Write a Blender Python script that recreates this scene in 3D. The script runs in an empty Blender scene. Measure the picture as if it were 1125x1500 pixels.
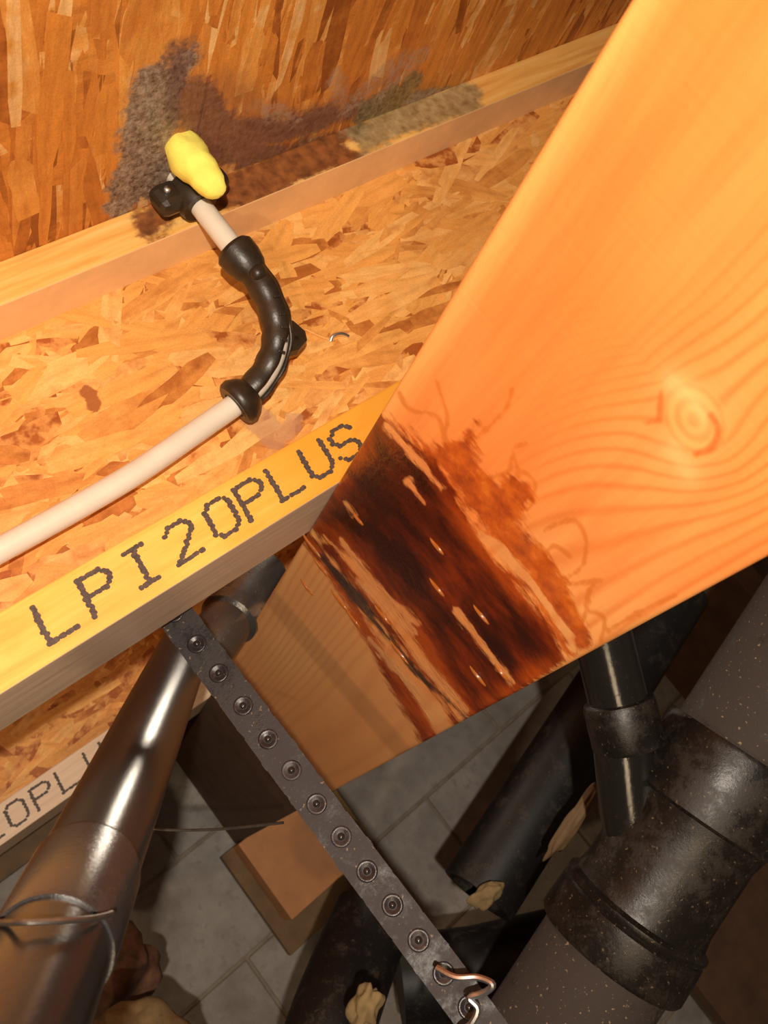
import bpy, bmesh, math, random
import numpy as np
from mathutils import Vector, Matrix, Euler
from mathutils import noise as mnoise
random.seed(7); rng = np.random.default_rng(7)

# ------------------------------------------------------------------ frame of the place
# X runs along the I-joists, Y away from the lens across them (along the lumber beam), Z up.
# Lengths are written in units of the lens-to-joist distance; U turns them into metres.
U = 0.54
EYE = Vector((0, 0, 1.35))
F, CX, CY = 1360.0, 562.5, 750.0
def _n(v): return v / np.linalg.norm(v)
_b = _n(np.array([92 - CX, 1373 - CY, F])); _j = _n(np.array([2650 - CX, -640 - CY, F]))
_j = _n(_j - (_j @ _b) * _b); _u = np.cross(_b, _j)
if _u[1] > 0: _u = -_u
R = np.array([_j, _b, _u])
def W(x, y, z): return Vector((x * U, y * U, z * U)) + EYE
def ray(p): return R @ np.array([(p[0] - CX) / F, (p[1] - CY) / F, 1.0])
def on(p, axis, val):
    r = ray(p); return W(*(r * (val / r[axis])))
def dep(p, zc): return W(*(ray(p) * zc))
def project(P):                                   # numpy (n,3) in units -> pixels
    v = P @ R
    return CX + F * v[:, 0] / v[:, 2], CY + F * v[:, 1] / v[:, 2]

sc = bpy.context.scene
C = sc.collection
cam_d = bpy.data.cameras.new('camera'); cam = bpy.data.objects.new('camera', cam_d); C.objects.link(cam)
cam_d.sensor_fit = 'VERTICAL'; cam_d.sensor_height = 24; cam_d.lens = 24 * F / 1500
cam_d.clip_start = 0.01; cam_d.clip_end = 50
M3 = Matrix(((R[0][0], -R[0][1], -R[0][2]), (R[1][0], -R[1][1], -R[1][2]), (R[2][0], -R[2][1], -R[2][2])))
cam.matrix_world = Matrix.Translation(EYE) @ M3.to_4x4()
sc.camera = cam
cam_d.dof.use_dof = True; cam_d.dof.focus_distance = 0.62; cam_d.dof.aperture_fstop = 11

world = bpy.data.worlds.new('world'); sc.world = world; world.use_nodes = True
bg = world.node_tree.nodes['Background']; bg.inputs[0].default_value = (1.0, 0.80, 0.60, 1); bg.inputs[1].default_value = 0.03

def lamp(name, pos, size, power, col, aim):
    d = bpy.data.lights.new(name, 'AREA'); d.shape = 'DISK'; d.size = size; d.energy = power; d.color = col
    o = bpy.data.objects.new(name, d); C.objects.link(o); o.location = pos
    o.rotation_euler = (aim - pos).to_track_quat('-Z', 'Y').to_euler(); return o
# the phone's flash, just above the lens, a little behind it
flash = EYE + M3 @ Vector((0.030, 0.055, 0.30))
lamp('flash_light', flash, 0.016, 10.6, (1.0, 0.87, 0.72), dep((520, 760), 1.3))
# weak unseen fill lamp low behind the lens, added for the riser's highlight
lamp('low_fill_light', W(-1.3, -0.85, -1.1), 0.06, 5.0, (1.0, 0.74, 0.45), W(0.4, 1.2, 0.2))
# unseen lamp above the big beam, added to put a stripe on the shiny pipe
lamp('bay_stripe_light', W(.90, 1.66, .50), 0.09, 0.9, (1.0, 0.86, 0.68), W(0.1, 1.1, 0.05))
sc.view_settings.view_transform = 'Standard'; sc.view_settings.look = 'None'
sc.view_settings.exposure = 0.0; sc.view_settings.gamma = 1.0; sc.view_settings.use_curve_mapping = False

# ------------------------------------------------------------------ node helpers
class NT:
    def __init__(s, name):
        s.m = bpy.data.materials.new(name); s.m.use_nodes = True; s.t = s.m.node_tree
        s.b = s.t.nodes['Principled BSDF']
    def n(s, typ, **k):
        x = s.t.nodes.new(typ)
        for a, v in k.items(): setattr(x, a, v)
        return x
    def put(s, sock, v):
        if isinstance(v, bpy.types.NodeSocket): s.t.links.new(v, sock)
        elif v is not None:
            if hasattr(sock.default_value, '__len__') and not hasattr(v, '__len__'): v = (v,) * len(sock.default_value)
            if hasattr(v, '__len__') and len(sock.default_value) == 4 and len(v) == 3: v = (*v, 1)
            sock.default_value = v
    def math(s, op, a, b=None, c=None, clamp=False):
        x = s.n('ShaderNodeMath', operation=op, use_clamp=clamp)
        s.put(x.inputs[0], a)
        if b is not None: s.put(x.inputs[1], b)
        if c is not None: s.put(x.inputs[2], c)
        return x.outputs[0]
    def vec(s, op, a, b=None, scale=None):
        x = s.n('ShaderNodeVectorMath', operation=op); s.put(x.inputs[0], a)
        if b is not None: s.put(x.inputs[1], b)
        if scale is not None: s.put(x.inputs['Scale'], scale)
        return x.outputs['Value'] if op in ('DOT_PRODUCT', 'LENGTH', 'DISTANCE') else x.outputs[0]
    def coord(s, k='Object'): return s.n('ShaderNodeTexCoord').outputs[k]
    def pos(s): return s.n('ShaderNodeNewGeometry').outputs['Position']
    def noise(s, co, scale, detail=3, rough=0.55, stretch=None, out=0, dist=0):
        if stretch: co = s.vec('MULTIPLY', co, stretch)
        x = s.n('ShaderNodeTexNoise'); s.put(x.inputs['Vector'], co); x.inputs['Scale'].default_value = scale
        x.inputs['Detail'].default_value = detail; x.inputs['Roughness'].default_value = rough
        x.inputs['Distortion'].default_value = dist
        return x.outputs[out]
    def voro(s, co, scale, feature='F1', out='Distance', stretch=None):
        if stretch: co = s.vec('MULTIPLY', co, stretch)
        x = s.n('ShaderNodeTexVoronoi', feature=feature); s.put(x.inputs['Vector'], co); x.inputs['Scale'].default_value = scale
        return x.outputs[out]
    def ramp(s, f, stops, interp='LINEAR'):
        x = s.n('ShaderNodeValToRGB'); cr = x.color_ramp; cr.interpolation = interp
        while len(cr.elements) < len(stops): cr.elements.new(0.5)
        for e, (p, c) in zip(cr.elements, stops):
            e.position = p; e.color = (*c, 1) if hasattr(c, '__len__') else (c, c, c, 1)
        s.put(x.inputs[0], f); return x.outputs[0]
    def mix(s, f, a, b, mode='MIX'):
        x = s.n('ShaderNodeMix', data_type='RGBA', blend_type=mode)
        s.put(x.inputs[0], f); s.put(x.inputs[6], a); s.put(x.inputs[7], b); return x.outputs[2]
    def step(s, v, a, b):                        # smooth 0..1 between a and b
        x = s.n('ShaderNodeMapRange', interpolation_type='SMOOTHSTEP')
        s.put(x.inputs[0], v); x.inputs[1].default_value = a; x.inputs[2].default_value = b
        return x.outputs[0]
    def attr(s, name):
        return s.n('ShaderNodeAttribute', attribute_name=name).outputs['Fac']
    def bump(s, h, strength, dist=0.001):
        x = s.n('ShaderNodeBump'); s.put(x.inputs['Height'], h); x.inputs['Strength'].default_value = strength
        x.inputs['Distance'].default_value = dist; s.t.links.new(x.outputs[0], s.b.inputs['Normal'])
    def out(s, col=None, rough=None, **k):
        if col is not None: s.put(s.b.inputs['Base Color'], col)
        if rough is not None: s.put(s.b.inputs['Roughness'], rough)
        for a, v in k.items(): s.put(s.b.inputs[a.replace('_', ' ')], v)
        return s.m
    def capsule(s, p, a, b, r):                  # r - distance of p to the segment a-b, metres
        a, b = Vector(a), Vector(b); ba = b - a
        pa = s.vec('SUBTRACT', p, tuple(a))
        if ba.length > 1e-6:
            h = s.math('MULTIPLY', s.vec('DOT_PRODUCT', pa, tuple(ba)), 1 / ba.length_squared, clamp=True)
            pa = s.vec('SUBTRACT', pa, s.vec('SCALE', tuple(ba), scale=h))
        return s.math('SUBTRACT', r, s.vec('LENGTH', pa))

CEIL = 0.688
def cp(px): return tuple(on(px, 2, CEIL))
def fpx(px): return tuple(on(px, 1, 1.0))
def strand_material(name, stops, grain, mold=False, wet=False, val=1.0):
    t = NT(name); oc = t.coord(); pos = t.pos()
    rnd = t.math('FRACT', t.math('ADD', t.n('ShaderNodeObjectInfo').outputs['Random'],
                                 t.n('ShaderNodeNewGeometry').outputs['Random Per Island']))
    blot = t.noise(pos, 60, 3, 0.6)
    f = t.math('ADD', rnd, t.math('MULTIPLY', t.math('SUBTRACT', blot, 0.5), 0.5), clamp=True)
    col = t.ramp(f, stops)
    streak = t.noise(oc, 130, 5, 0.7, stretch=(0.12, 1, 1) if grain == 'X' else (1, .12, 1), dist=.3)
    col = t.mix(0.8, col, t.ramp(streak, [(0.25, (.62, .52, .42)), (0.5, (.94, .92, .9)), (0.75, (1.15, 1.12, 1.08))]), 'MULTIPLY')
    fine = t.noise(pos, 700, 3, 0.7)
    col = t.mix(0.35, col, t.ramp(fine, [(.3, .55), (.6, 1.1)]), 'MULTIPLY')
    big = t.noise(pos, 9, 3)
    col = t.mix(0.5, col, t.ramp(big, [(.3, (.72, .66, .6)), (.65, (1.1, 1.1, 1.1))]), 'MULTIPLY')
    rough = 0.5
    if mold:
        wob = t.math('MULTIPLY', t.math('SUBTRACT', t.noise(pos, 34, 5, .62), .5), .034)
        wob2 = t.math('MULTIPLY', t.math('SUBTRACT', t.noise(pos, 190, 4, .7), .5), .016)
        w = t.math('ADD', wob, wob2)
        def field(caps):
            d = None
            for a, b, r in caps:
                k = t.capsule(pos, cp(a), cp(b), r)
                d = k if d is None else t.math('MAXIMUM', d, k)
            return t.math('ADD', d, w)
        grey = field([((185, 290), (175, 300), .014), ((225, 120), (210, 180), .018), ((225, 150), (200, 260), .022), ((262, 95), (235, 170), .014), ((200, 240), (250, 270), .02)])
        dark = field([((300, 190), (400, 195), .016), ((400, 195), (480, 172), .018), ((480, 172), (540, 160), .014), ((255, 80), (262, 118), .012), ((275, 140), (335, 215), .020), ((320, 215), (420, 230), .016), ((430, 215), (520, 195), .012)])
        green = field([((540, 165), (570, 150), .020), ((600, 150), (670, 130), .008), ((520, 200), (575, 175), .016), ((575, 170), (600, 120), .010)])
        pale = field([((375, 150), (430, 180), .007), ((505, 165), (560, 105), .010), ((560, 105), (615, 80), .009), ((560, 140), (605, 90), .007), ((600, 150), (680, 130), .007), ((490, 110), (500, 160), .006)])
        warm = field([((330, 120), (420, 190), .02), ((420, 190), (560, 120), .018)])
        sp = t.noise(pos, 260, 4, .7)
        col = t.mix(t.math('MULTIPLY', t.step(warm, -.004, .02), .55), col, (.30, .12, .05))
        gcol = t.ramp(sp, [(.32, (.055, .035, .03)), (.47, (.20, .145, .11)), (.68, (.40, .33, .26))])
        col = t.mix(t.math('MULTIPLY', t.step(grey, -.004, .004), .92), col, gcol)
        col = t.mix(t.math('MULTIPLY', t.step(dark, -.004, .008), .8), col, t.ramp(sp, [(.3, (.05, .022, .02)), (.7, (.22, .12, .10))]))
        col = t.mix(t.math('MULTIPLY', t.step(green, -.003, .004), .8), col, t.ramp(sp, [(.3, (.06, .045, .02)), (.7, (.33, .27, .13))]))
        col = t.mix(t.math('MULTIPLY', t.math('MULTIPLY', t.step(pale, -.003, .005), .7), t.step(sp, .35, .6)), col, (.42, .29, .20))
    if wet:
        q = lambda p: tuple(on(p, 1, 1.072))
        w = t.math('MULTIPLY', t.math('SUBTRACT', t.noise(pos, 70, 4, .6), .5), .022)
        d = t.math('ADD', t.math('MAXIMUM', t.capsule(pos, q((370, 605)), q((400, 640)), .011),
                                 t.capsule(pos, q((395, 640)), q((430, 620)), .007)), w)
        k = t.step(d, -.001, .002)
        col = t.mix(t.math('MULTIPLY', k, .6), col, (.50, .27, .16))
        rd = t.math('ADD', t.capsule(pos, q((128, 575)), q((140, 592)), .0055), t.math('MULTIPLY', w, .6))
        col = t.mix(t.math('MULTIPLY', t.step(rd, -.001, .001), .85), col, (.30, .075, .02))
        rough = t.math('SUBTRACT', .5, t.math('MULTIPLY', k, .35))
    t.bump(t.math('ADD', streak, t.math('MULTIPLY', fine, .4)), .55, .0009)
    return t.out(t.mix(1, col, (val, val, val), 'MULTIPLY'), rough, Specular_IOR_Level=.35)

WEB_STOPS = [(0, (.46, .15, .028)), (.12, (.66, .27, .06)), (.35, (.86, .43, .11)), (.55, (.82, .37, .085)), (.8, (.92, .52, .17)), (.95, (.70, .30, .08)), (1, (.40, .11, .02))]
CEIL_STOPS = [(0, (.34, .10, .018)), (.15, (.58, .20, .035)), (.4, (.74, .29, .05)), (.65, (.66, .24, .042)), (.9, (.82, .38, .085)), (1, (.90, .55, .22))]
m_web = strand_material('osb_web', WEB_STOPS, 'X', wet=True)
m_ceil = strand_material('osb_ceiling', CEIL_STOPS, 'X', mold=True)
m_web2 = strand_material('osb_web_back', WEB_STOPS, 'X')

def flange_face_mat(name, paint, stain):
    t = NT(name); pos = t.pos()
    g = t.noise(pos, 150, 4, .6, stretch=(.06, 1, 1), dist=.4)
    if paint:
        col = t.ramp(g, [(.3, (.82, .37, .055)), (.5, (.90, .47, .085)), (.75, (.93, .55, .14))])
        k = t.step(t.noise(pos, 30, 4, .6, stretch=(.5, 1, 1)), .50, .68)
        col = t.mix(t.math('MULTIPLY', k, .45), col, (.80, .33, .03))
        # the orange end by the beam: heavier paint
        e = t.step(t.n('ShaderNodeSeparateXYZ').outputs[0], 0, 1)
        sx = t.n('ShaderNodeSeparateXYZ'); t.put(sx.inputs[0], pos)
        e = t.step(t.math('ADD', sx.outputs[0], t.math('MULTIPLY', t.noise(pos, 25, 3), .06)), .34 * U + .03, .52 * U + .03)
        col = t.mix(t.math('MULTIPLY', e, .8), col, (.74, .30, .018))
    else:
        col = t.ramp(g, [(.25, (.60, .42, .28)), (.5, (.72, .53, .37)), (.8, (.80, .61, .44))])
    if stain == 'top':
        col = t.ramp(g, [(.25, (.66, .29, .06)), (.5, (.86, .45, .11)), (.8, (.93, .60, .22))])
        w = t.math('ADD', t.math('MULTIPLY', t.math('SUBTRACT', t.noise(pos, 45, 5, .6, stretch=(.4, 1, 1)), .5), .05),
                   t.math('MULTIPLY', t.math('SUBTRACT', t.noise(pos, 200, 3, .6), .5), .012))
        a = t.math('ADD', t.math('MAXIMUM', t.capsule(pos, fpx((215, 322)), fpx((520, 190)), .014),
                                 t.capsule(pos, fpx((330, 290)), fpx((500, 225)), .018)), w)
        col = t.mix(t.math('MULTIPLY', t.step(a, -.004, .006), .95), col, t.ramp(t.noise(pos, 120, 4), [(.3, (.09, .022, .008)), (.7, (.33, .10, .025))]))
        b = t.math('ADD', t.capsule(pos, fpx((530, 200)), fpx((680, 140)), .018), w)
        col = t.mix(t.math('MULTIPLY', t.step(b, -.004, .006), .8), col, t.ramp(t.noise(pos, 140, 4), [(.3, (.12, .085, .04)), (.7, (.42, .32, .17))]))
    t.bump(g, .35, .0008)
    return t.out(col, .5)
m_paint = flange_face_mat('yellow_flange_face', True, None)
m_under = flange_face_mat('bare_flange_wood', False, None)
m_topface = flange_face_mat('stained_flange_face', False, 'top')

def plain(name, col, rough=.5, var=.25, scale=60, bumpy=.2, **k):
    t = NT(name); pos = t.pos(); n = t.noise(pos, scale, 5, .65)
    c = t.mix(1, col, t.ramp(n, [(.3, 1 - var), (.7, 1 + var)]), 'MULTIPLY')
    t.bump(t.noise(pos, scale * 6, 3), bumpy, .0006)
    return t.out(c, rough, **k)
def abs_mat(name, dust, gloss=.16, base=(.012, .011, .011), dustcol=(.15, .115, .085)):
    t = NT(name); pos = t.pos()
    n = t.noise(pos, 45, 5, .65); f = t.noise(pos, 420, 4, .75)
    d = t.math('MULTIPLY', t.step(t.math('ADD', n, t.math('MULTIPLY', f, .5)), .85 - dust * .5, 1.0 - dust * .3), min(1, dust * 1.2))
    col = t.mix(d, base, dustcol)
    spk = t.step(t.noise(pos, 330, 2, .5), .66, .74)
    col = t.mix(t.math('MULTIPLY', spk, dust * .7), col, (.42, .30, .17))
    r = t.math('ADD', gloss, t.math('MULTIPLY', t.math('ADD', d, t.math('MULTIPLY', n, .2)), .45))
    t.bump(f, .15 + dust * .4, .0008)
    return t.out(col, r)
m_abs_clean = abs_mat('black_pipe_glossy', .05, .13, (.014, .012, .011))
m_abs_shiny = abs_mat('black_pipe_mirror_like', .02, .2, (.018, .017, .017)); m_abs_shiny.node_tree.nodes['Principled BSDF'].inputs['IOR'].default_value = 1.8
m_abs_dust = abs_mat('black_pipe_dusty', .85, .35, (.018, .013, .011), (.046, .033, .027))
m_abs_mid = abs_mat('black_pipe_smudged', .35, .30, (.009, .007, .006), (.042, .030, .022))
m_abs_grey = abs_mat('grey_black_fitting', .15, .2, (.035, .033, .034), (.09, .08, .07)); m_abs_grey.node_tree.nodes['Principled BSDF'].inputs['IOR'].default_value = 1.9
m_abs_far = abs_mat('black_pipe_far', .15, .45, (.006, .005, .005))
m_strap = abs_mat('black_strap_scuffed', .55, .38, (.009, .007, .008), (.038, .030, .031))
m_pin = NT('glossy_black_pin').out((.02, .016, .016), .18, Coat_Weight=.5)
m_boss = abs_mat('black_boss', .3, .25, (.018, .014, .017), (.07, .055, .055))
m_black = plain('black_plastic', (.026, .017, .010), .38, .4, 90, .25)
m_pex = plain('translucent_white_tube', (.68, .62, .52), .30, .06, 40, .05, Subsurface_Weight=.25, Subsurface_Radius=(.01, .008, .006), Subsurface_Scale=.5)
m_foam = plain('yellow_foam', (.90, .80, .14), .75, .08, 80, .5)
m_metal = plain('bright_metal', (.85, .88, .95), .32, .1, 60, .1, Metallic=1.0)
m_wire = plain('dull_wire', (.16, .14, .12), .4, .3, 90, .2, Metallic=.8)
m_topunder = plain('golden_flange_wood', (.88, .54, .25), .55, .12, 25, .2)
m_ink = plain('brown_black_ink', (.075, .050, .040), .6, .5, 500, .1)
m_post = plain('fir_block_wood', (.50, .22, .08), .6, .15, 30, .2)
m_olive = plain('aged_board_wood_and_shade', (.17, .10, .045), .7, .25, 30, .3)  # aged wood; also colours the shade strips round the bearing block
m_board = plain('dark_aged_wood_and_shade', (.085, .042, .022), .7, .3, 25, .3)  # dark wood; also carries the beam end's shade and the added panel
m_rust = plain('brown_rubble', (.16, .075, .04), .8, .5, 50, .6)
m_tan = plain('tan_insulation', (.25, .17, .075), .85, .3, 60, .6)
m_floor = plain('floor_concrete', (.16, .14, .12), .85, .25, 8, .3)
m_mortar = plain('mortar', (.27, .225, .17), .9, .25, 40, .5)
t = NT('concrete_block'); pos = t.pos(); n1 = t.noise(pos, 11, 5, .65); n2 = t.noise(pos, 75, 4, .6)
c = t.ramp(n1, [(.3, (.22, .195, .17)), (.5, (.32, .295, .27)), (.7, (.42, .39, .355))])
c = t.mix(t.math('MULTIPLY', t.step(n2, .56, .68), .5), c, (.22, .20, .19))
vs = t.step(t.voro(pos, 9), .05, .015)
c = t.mix(t.math('MULTIPLY', vs, .7), c, (.11, .05, .02))
t.bump(t.noise(pos, 300, 4, .7), .5, .001); m_block = t.out(c, .85)

t = NT('amber_resin'); m_resin = t.out((.45, .13, .02), .06, Transmission_Weight=.35, IOR=1.5, Coat_Weight=.6)

# big lumber beam: grain from stored coordinates, resin stain from stored distance fields
t = NT('fir_beam'); pos = t.pos()
g = t.attr('grain'); fine = t.noise(pos, 130, 4, .6, stretch=(1, .05, 1))
warp = t.math('MULTIPLY', t.math('SUBTRACT', t.noise(pos, 16, 3), .5), .5)
gg = t.math('ADD', g, warp)
sine = t.math('SINE', t.math('MULTIPLY', gg, 6.2832))
late = t.math('POWER', t.math('MULTIPLY_ADD', sine, .5, .5), 3.0)
amp = t.attr('grain_amp')
base = t.ramp(t.noise(pos, 10, 3, .5, stretch=(1, .3, 1)), [(.3, (.78, .225, .046)), (.52, (.83, .29, .073)), (.72, (.86, .40, .125))])
ed = t.attr('edge_pale')
base = t.mix(t.math('MULTIPLY', ed, .6), base, (.92, .48, .14))
base = t.mix(t.math('MULTIPLY', late, amp), base, (.66, .155, .022))
base = t.mix(.5, base, t.ramp(fine, [(.3, (.80, .72, .62)), (.6, (1.05, 1.05, 1.05))]), 'MULTIPLY')
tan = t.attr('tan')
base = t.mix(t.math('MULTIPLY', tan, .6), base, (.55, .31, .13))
# knot
kd = t.attr('knot'); kin = t.step(t.math('ADD', kd, t.math('MULTIPLY', t.noise(pos, 120, 3), .3)), 1.25, 1.0)
kr = t.math('MULTIPLY_ADD', t.math('SINE', t.math('MULTIPLY', kd, 16)), .5, .5)
kc = t.mix(t.math('MULTIPLY', kr, .6), (.88, .38, .10), (.66, .17, .035))
base = t.mix(t.math('MULTIPLY', kin, .75), base, kc)
kp = t.attr('knot_pale'); base = t.mix(t.math('MULTIPLY', kp, .42), base, (.95, .62, .25))
kk = t.attr('knot_dark'); base = t.mix(t.math('MULTIPLY', t.step(t.math('ADD', kk, t.math('MULTIPLY', t.noise(pos, 90, 3), 8)), 0, 9), .8), base, (.60, .12, .018))
# stains: attributes hold signed distances, noise frays them
w1 = t.math('MULTIPLY', t.math('SUBTRACT', t.noise(pos, 95, 5, .62, stretch=(1, 1.5, .6)), .5), 34)
w2 = t.math('MULTIPLY', t.math('SUBTRACT', t.noise(pos, 240, 4, .6, stretch=(1, 1.4, .45)), .5), 14)
fr = t.math('ADD', w1, w2)
mid = t.step(t.math('ADD', t.attr('mid'), t.math('MULTIPLY', w1, 1.7)), -5, 9)
outl = t.math('ADD', t.attr('outline'), t.math('MULTIPLY', fr, .28))
dk = t.step(t.math('ADD', t.attr('dark'), t.math('MULTIPLY', fr, .7)), -4, 6)
blk = t.step(t.math('ADD', t.attr('black'), t.math('MULTIPLY', fr, .5)), -3, 4)
gap = t.step(t.math('ADD', t.attr('gap'), t.math('MULTIPLY', fr, .62)), -3, 2.5)
edge = t.math('MULTIPLY', t.math('COMPARE', t.math('ADD', t.attr('mid'), fr), -4, 3), 1)
midc = t.ramp(t.noise(pos, 70, 5, .65), [(.35, (.26, .030, .002)), (.52, (.46, .075, .004)), (.7, (.66, .16, .012))])
c = t.mix(t.math('MULTIPLY', t.step(outl, -3.5, 1.5), .62), base, (.56, .14, .014))
c = t.mix(t.math('MULTIPLY', mid, .9), c, midc)
pat = t.noise(pos, 38, 4, .6, stretch=(1, 1, .5))
dkc = t.ramp(pat, [(.36, (.030, .0045, .0015)), (.52, (.085, .010, .0018)), (.66, (.26, .030, .003))])
deep = t.step(t.math('ADD', t.attr('dark'), t.math('MULTIPLY', w1, .9)), 4, 42)
dkc = t.mix(deep, t.ramp(pat, [(.36, (.15, .016, .002)), (.6, (.40, .065, .006))]), t.mix(.5, dkc, t.ramp(pat, [(.4, (.028, .004, .0015)), (.7, (.15, .018, .002))])))
c = t.mix(dk, c, dkc)
gc = t.mix(.3, base, (.62, .34, .14))
c = t.mix(t.math('MULTIPLY', gap, .92), c, gc)
c = t.mix(t.math('MULTIPLY', blk, .93), c, (.035, .020, .016))
wetm = t.math('MAXIMUM', dk, blk)
rough = t.math('SUBTRACT', .52, t.math('MULTIPLY', wetm, .34))
saw = t.noise(pos, 260, 2, .5, stretch=(1, 1, .03))
h = t.math('ADD', t.math('MULTIPLY', saw, .4), t.math('ADD', t.math('MULTIPLY', late, .15), t.math('MULTIPLY', t.math('MULTIPLY', wetm, t.noise(pos, 210, 4, .7)), 2.6)))
t.bump(h, .4, .0007)
m_beam = t.out(c, rough, Specular_IOR_Level=.4)

# ------------------------------------------------------------------ mesh helpers
def tag(o, label=None, cat=None, group=None, kind=None):
    if label: o['label'] = label
    if cat: o['category'] = cat
    if group: o['group'] = group
    if kind: o['kind'] = kind
    return o
def link(name, me, parent=None):
    o = bpy.data.objects.new(name, me); C.objects.link(o)
    if parent is not None:
        o.parent = parent; o.matrix_parent_inverse = Matrix.Translation(parent.location).inverted() if parent.type == 'EMPTY' else Matrix.Identity(4)
    return o
def mesh(name, verts, faces, mats, parent=None, smooth=False, fmat=None):
    me = bpy.data.meshes.new(name); me.from_pydata([tuple(v) for v in verts], [], faces)
    for m in (mats if isinstance(mats, (list, tuple)) else [mats]): me.materials.append(m)
    if fmat: me.polygons.foreach_set('material_index', fmat)
    if smooth: me.polygons.foreach_set('use_smooth', [True] * len(me.polygons))
    me.update(); return link(name, me, parent)
def empty(name, loc):
    o = bpy.data.objects.new(name, None); C.objects.link(o); o.location = loc; o.empty_display_size = .05; return o
def from_bm(name, bm, mats, parent=None, smooth=False):
    bmesh.ops.recalc_face_normals(bm, faces=bm.faces)
    me = bpy.data.meshes.new(name); bm.to_mesh(me); bm.free()
    for m in (mats if isinstance(mats, (list, tuple)) else [mats]): me.materials.append(m)
    if smooth: me.polygons.foreach_set('use_smooth', [True] * len(me.polygons))
    me.update(); return link(name, me, parent)
def box_bm(bm, lo, hi, bev=0.0):
    r = bmesh.ops.create_cube(bm, size=1)
    c = (Vector(lo) + Vector(hi)) / 2; s = Vector(hi) - Vector(lo)
    for v in r['verts']: v.co = Vector((v.co.x * s.x, v.co.y * s.y, v.co.z * s.z)) + c
    if bev:
        es = list({e for v in r['verts'] for e in v.link_edges})
        bmesh.ops.bevel(bm, geom=es, offset=bev, segments=2, affect='EDGES', profile=.5)
def ubox(name, a, b, mats, parent=None, bev=.001):
    A, B = W(*a), W(*b); bm = bmesh.new()
    box_bm(bm, [min(A[i], B[i]) for i in range(3)], [max(A[i], B[i]) for i in range(3)], bev)
    return from_bm(name, bm, mats, parent)
def frames(pts, up0=None):
    T = [(pts[min(i + 1, len(pts) - 1)] - pts[max(i - 1, 0)]).normalized() for i in range(len(pts))]
    n = up0 if up0 is not None else T[0].orthogonal()
    out = []
    for tt in T:
        n = (n - tt * n.dot(tt)).normalized(); out.append((tt, n, tt.cross(n)))
    return out
def tube(name, pts, rad, mat, parent=None, seg=32, caps=True, bore=None, up0=None):
    """round solid along pts; rad one number or one per point; bore = inner radius for an open pipe end"""
    n = len(pts); rs = rad if hasattr(rad, '__len__') else [rad] * n
    fr = frames(pts, up0); V, Fc = [], []
    def ring(p, f, r):
        for k in range(seg):
            a = 2 * math.pi * k / seg; V.append(p + (f[1] * math.cos(a) + f[2] * math.sin(a)) * r)
    for i in range(n): ring(pts[i], fr[i], rs[i])
    for i in range(n - 1):
        for k in range(seg):
            k2 = (k + 1) % seg; Fc.append((i * seg + k, i * seg + k2, (i + 1) * seg + k2, (i + 1) * seg + k))
    if bore:
        b0 = len(V); 
        for i in range(n): ring(pts[i], fr[i], bore)
        for i in range(n - 1):
            for k in range(seg):
                k2 = (k + 1) % seg; Fc.append((b0 + i * seg + k2, b0 + i * seg + k, b0 + (i + 1) * seg + k, b0 + (i + 1) * seg + k2))
        for i in (0, n - 1):
            for k in range(seg):
                k2 = (k + 1) % seg; q = (i * seg + k, b0 + i * seg + k, b0 + i * seg + k2, i * seg + k2)
                Fc.append(q if i == 0 else q[::-1])
    elif caps:
        Fc.append(tuple(range(seg))[::-1]); Fc.append(tuple((n - 1) * seg + k for k in range(seg)))
    o = mesh(name, V, Fc, mat, parent, smooth=True)
    try: o.data.set_sharp_from_angle(angle=math.radians(40))
    except Exception: pass
    return o
def bez(p0, p1, p2, p3, n):
    return [p0 * (1 - s) ** 3 + p1 * 3 * s * (1 - s) ** 2 + p2 * 3 * s * s * (1 - s) + p3 * s ** 3 for s in [i / n for i in range(n + 1)]]
def spline(ps, n=8):
    out = []
    for i in range(len(ps) - 1):
        a = ps[max(i - 1, 0)]; b = ps[i]; c = ps[i + 1]; d = ps[min(i + 2, len(ps) - 1)]
        for k in range(n):
            s = k / n
            out.append(((2 * b) + (c - a) * s + (2 * a - 5 * b + 4 * c - d) * s * s + (3 * b - a - 3 * c + d) * s ** 3) * .5)
    out.append(ps[-1].copy()); return out
def revolve(name, p0, axis, prof, mat, parent=None, seg=40):
    """prof: list of (distance along the axis, radius)"""
    axis = axis.normalized()
    return tube(name, [p0 + axis * s for s, r in prof], [r for s, r in prof], mat, parent, seg, up0=axis.orthogonal())

# ------------------------------------------------------------------ OSB strands
def flake(L, Wd, th, seed):
    r = random.Random(seed); n = 4; up, dn = [], []
    for i in range(n + 1):
        x = -L / 2 + L * i / n
        e = 1.0 if 0 < i < n else r.uniform(.35, .95)
        up.append((x + r.uniform(-.03, .03) * L * (1 if 0 < i < n else 2), Wd / 2 * e * r.uniform(.75, 1.05)))
        dn.append((x + r.uniform(-.03, .03) * L * (1 if 0 < i < n else 2), -Wd / 2 * e * r.uniform(.75, 1.05)))
    o = up + dn[::-1]; m = len(o)
    tilt = r.uniform(-.25, .25) * th * 2; ty = r.uniform(-.3, .3) * th
    V = [(x, y, th + tilt * x / L + ty * y / Wd) for x, y in o] + [(x, y, -.0006) for x, y in o]
    Fc = [tuple(range(m))[::-1]] + [(i, (i + 1) % m, m + (i + 1) % m, m + i) for i in range(m)]
    return V, Fc
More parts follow.
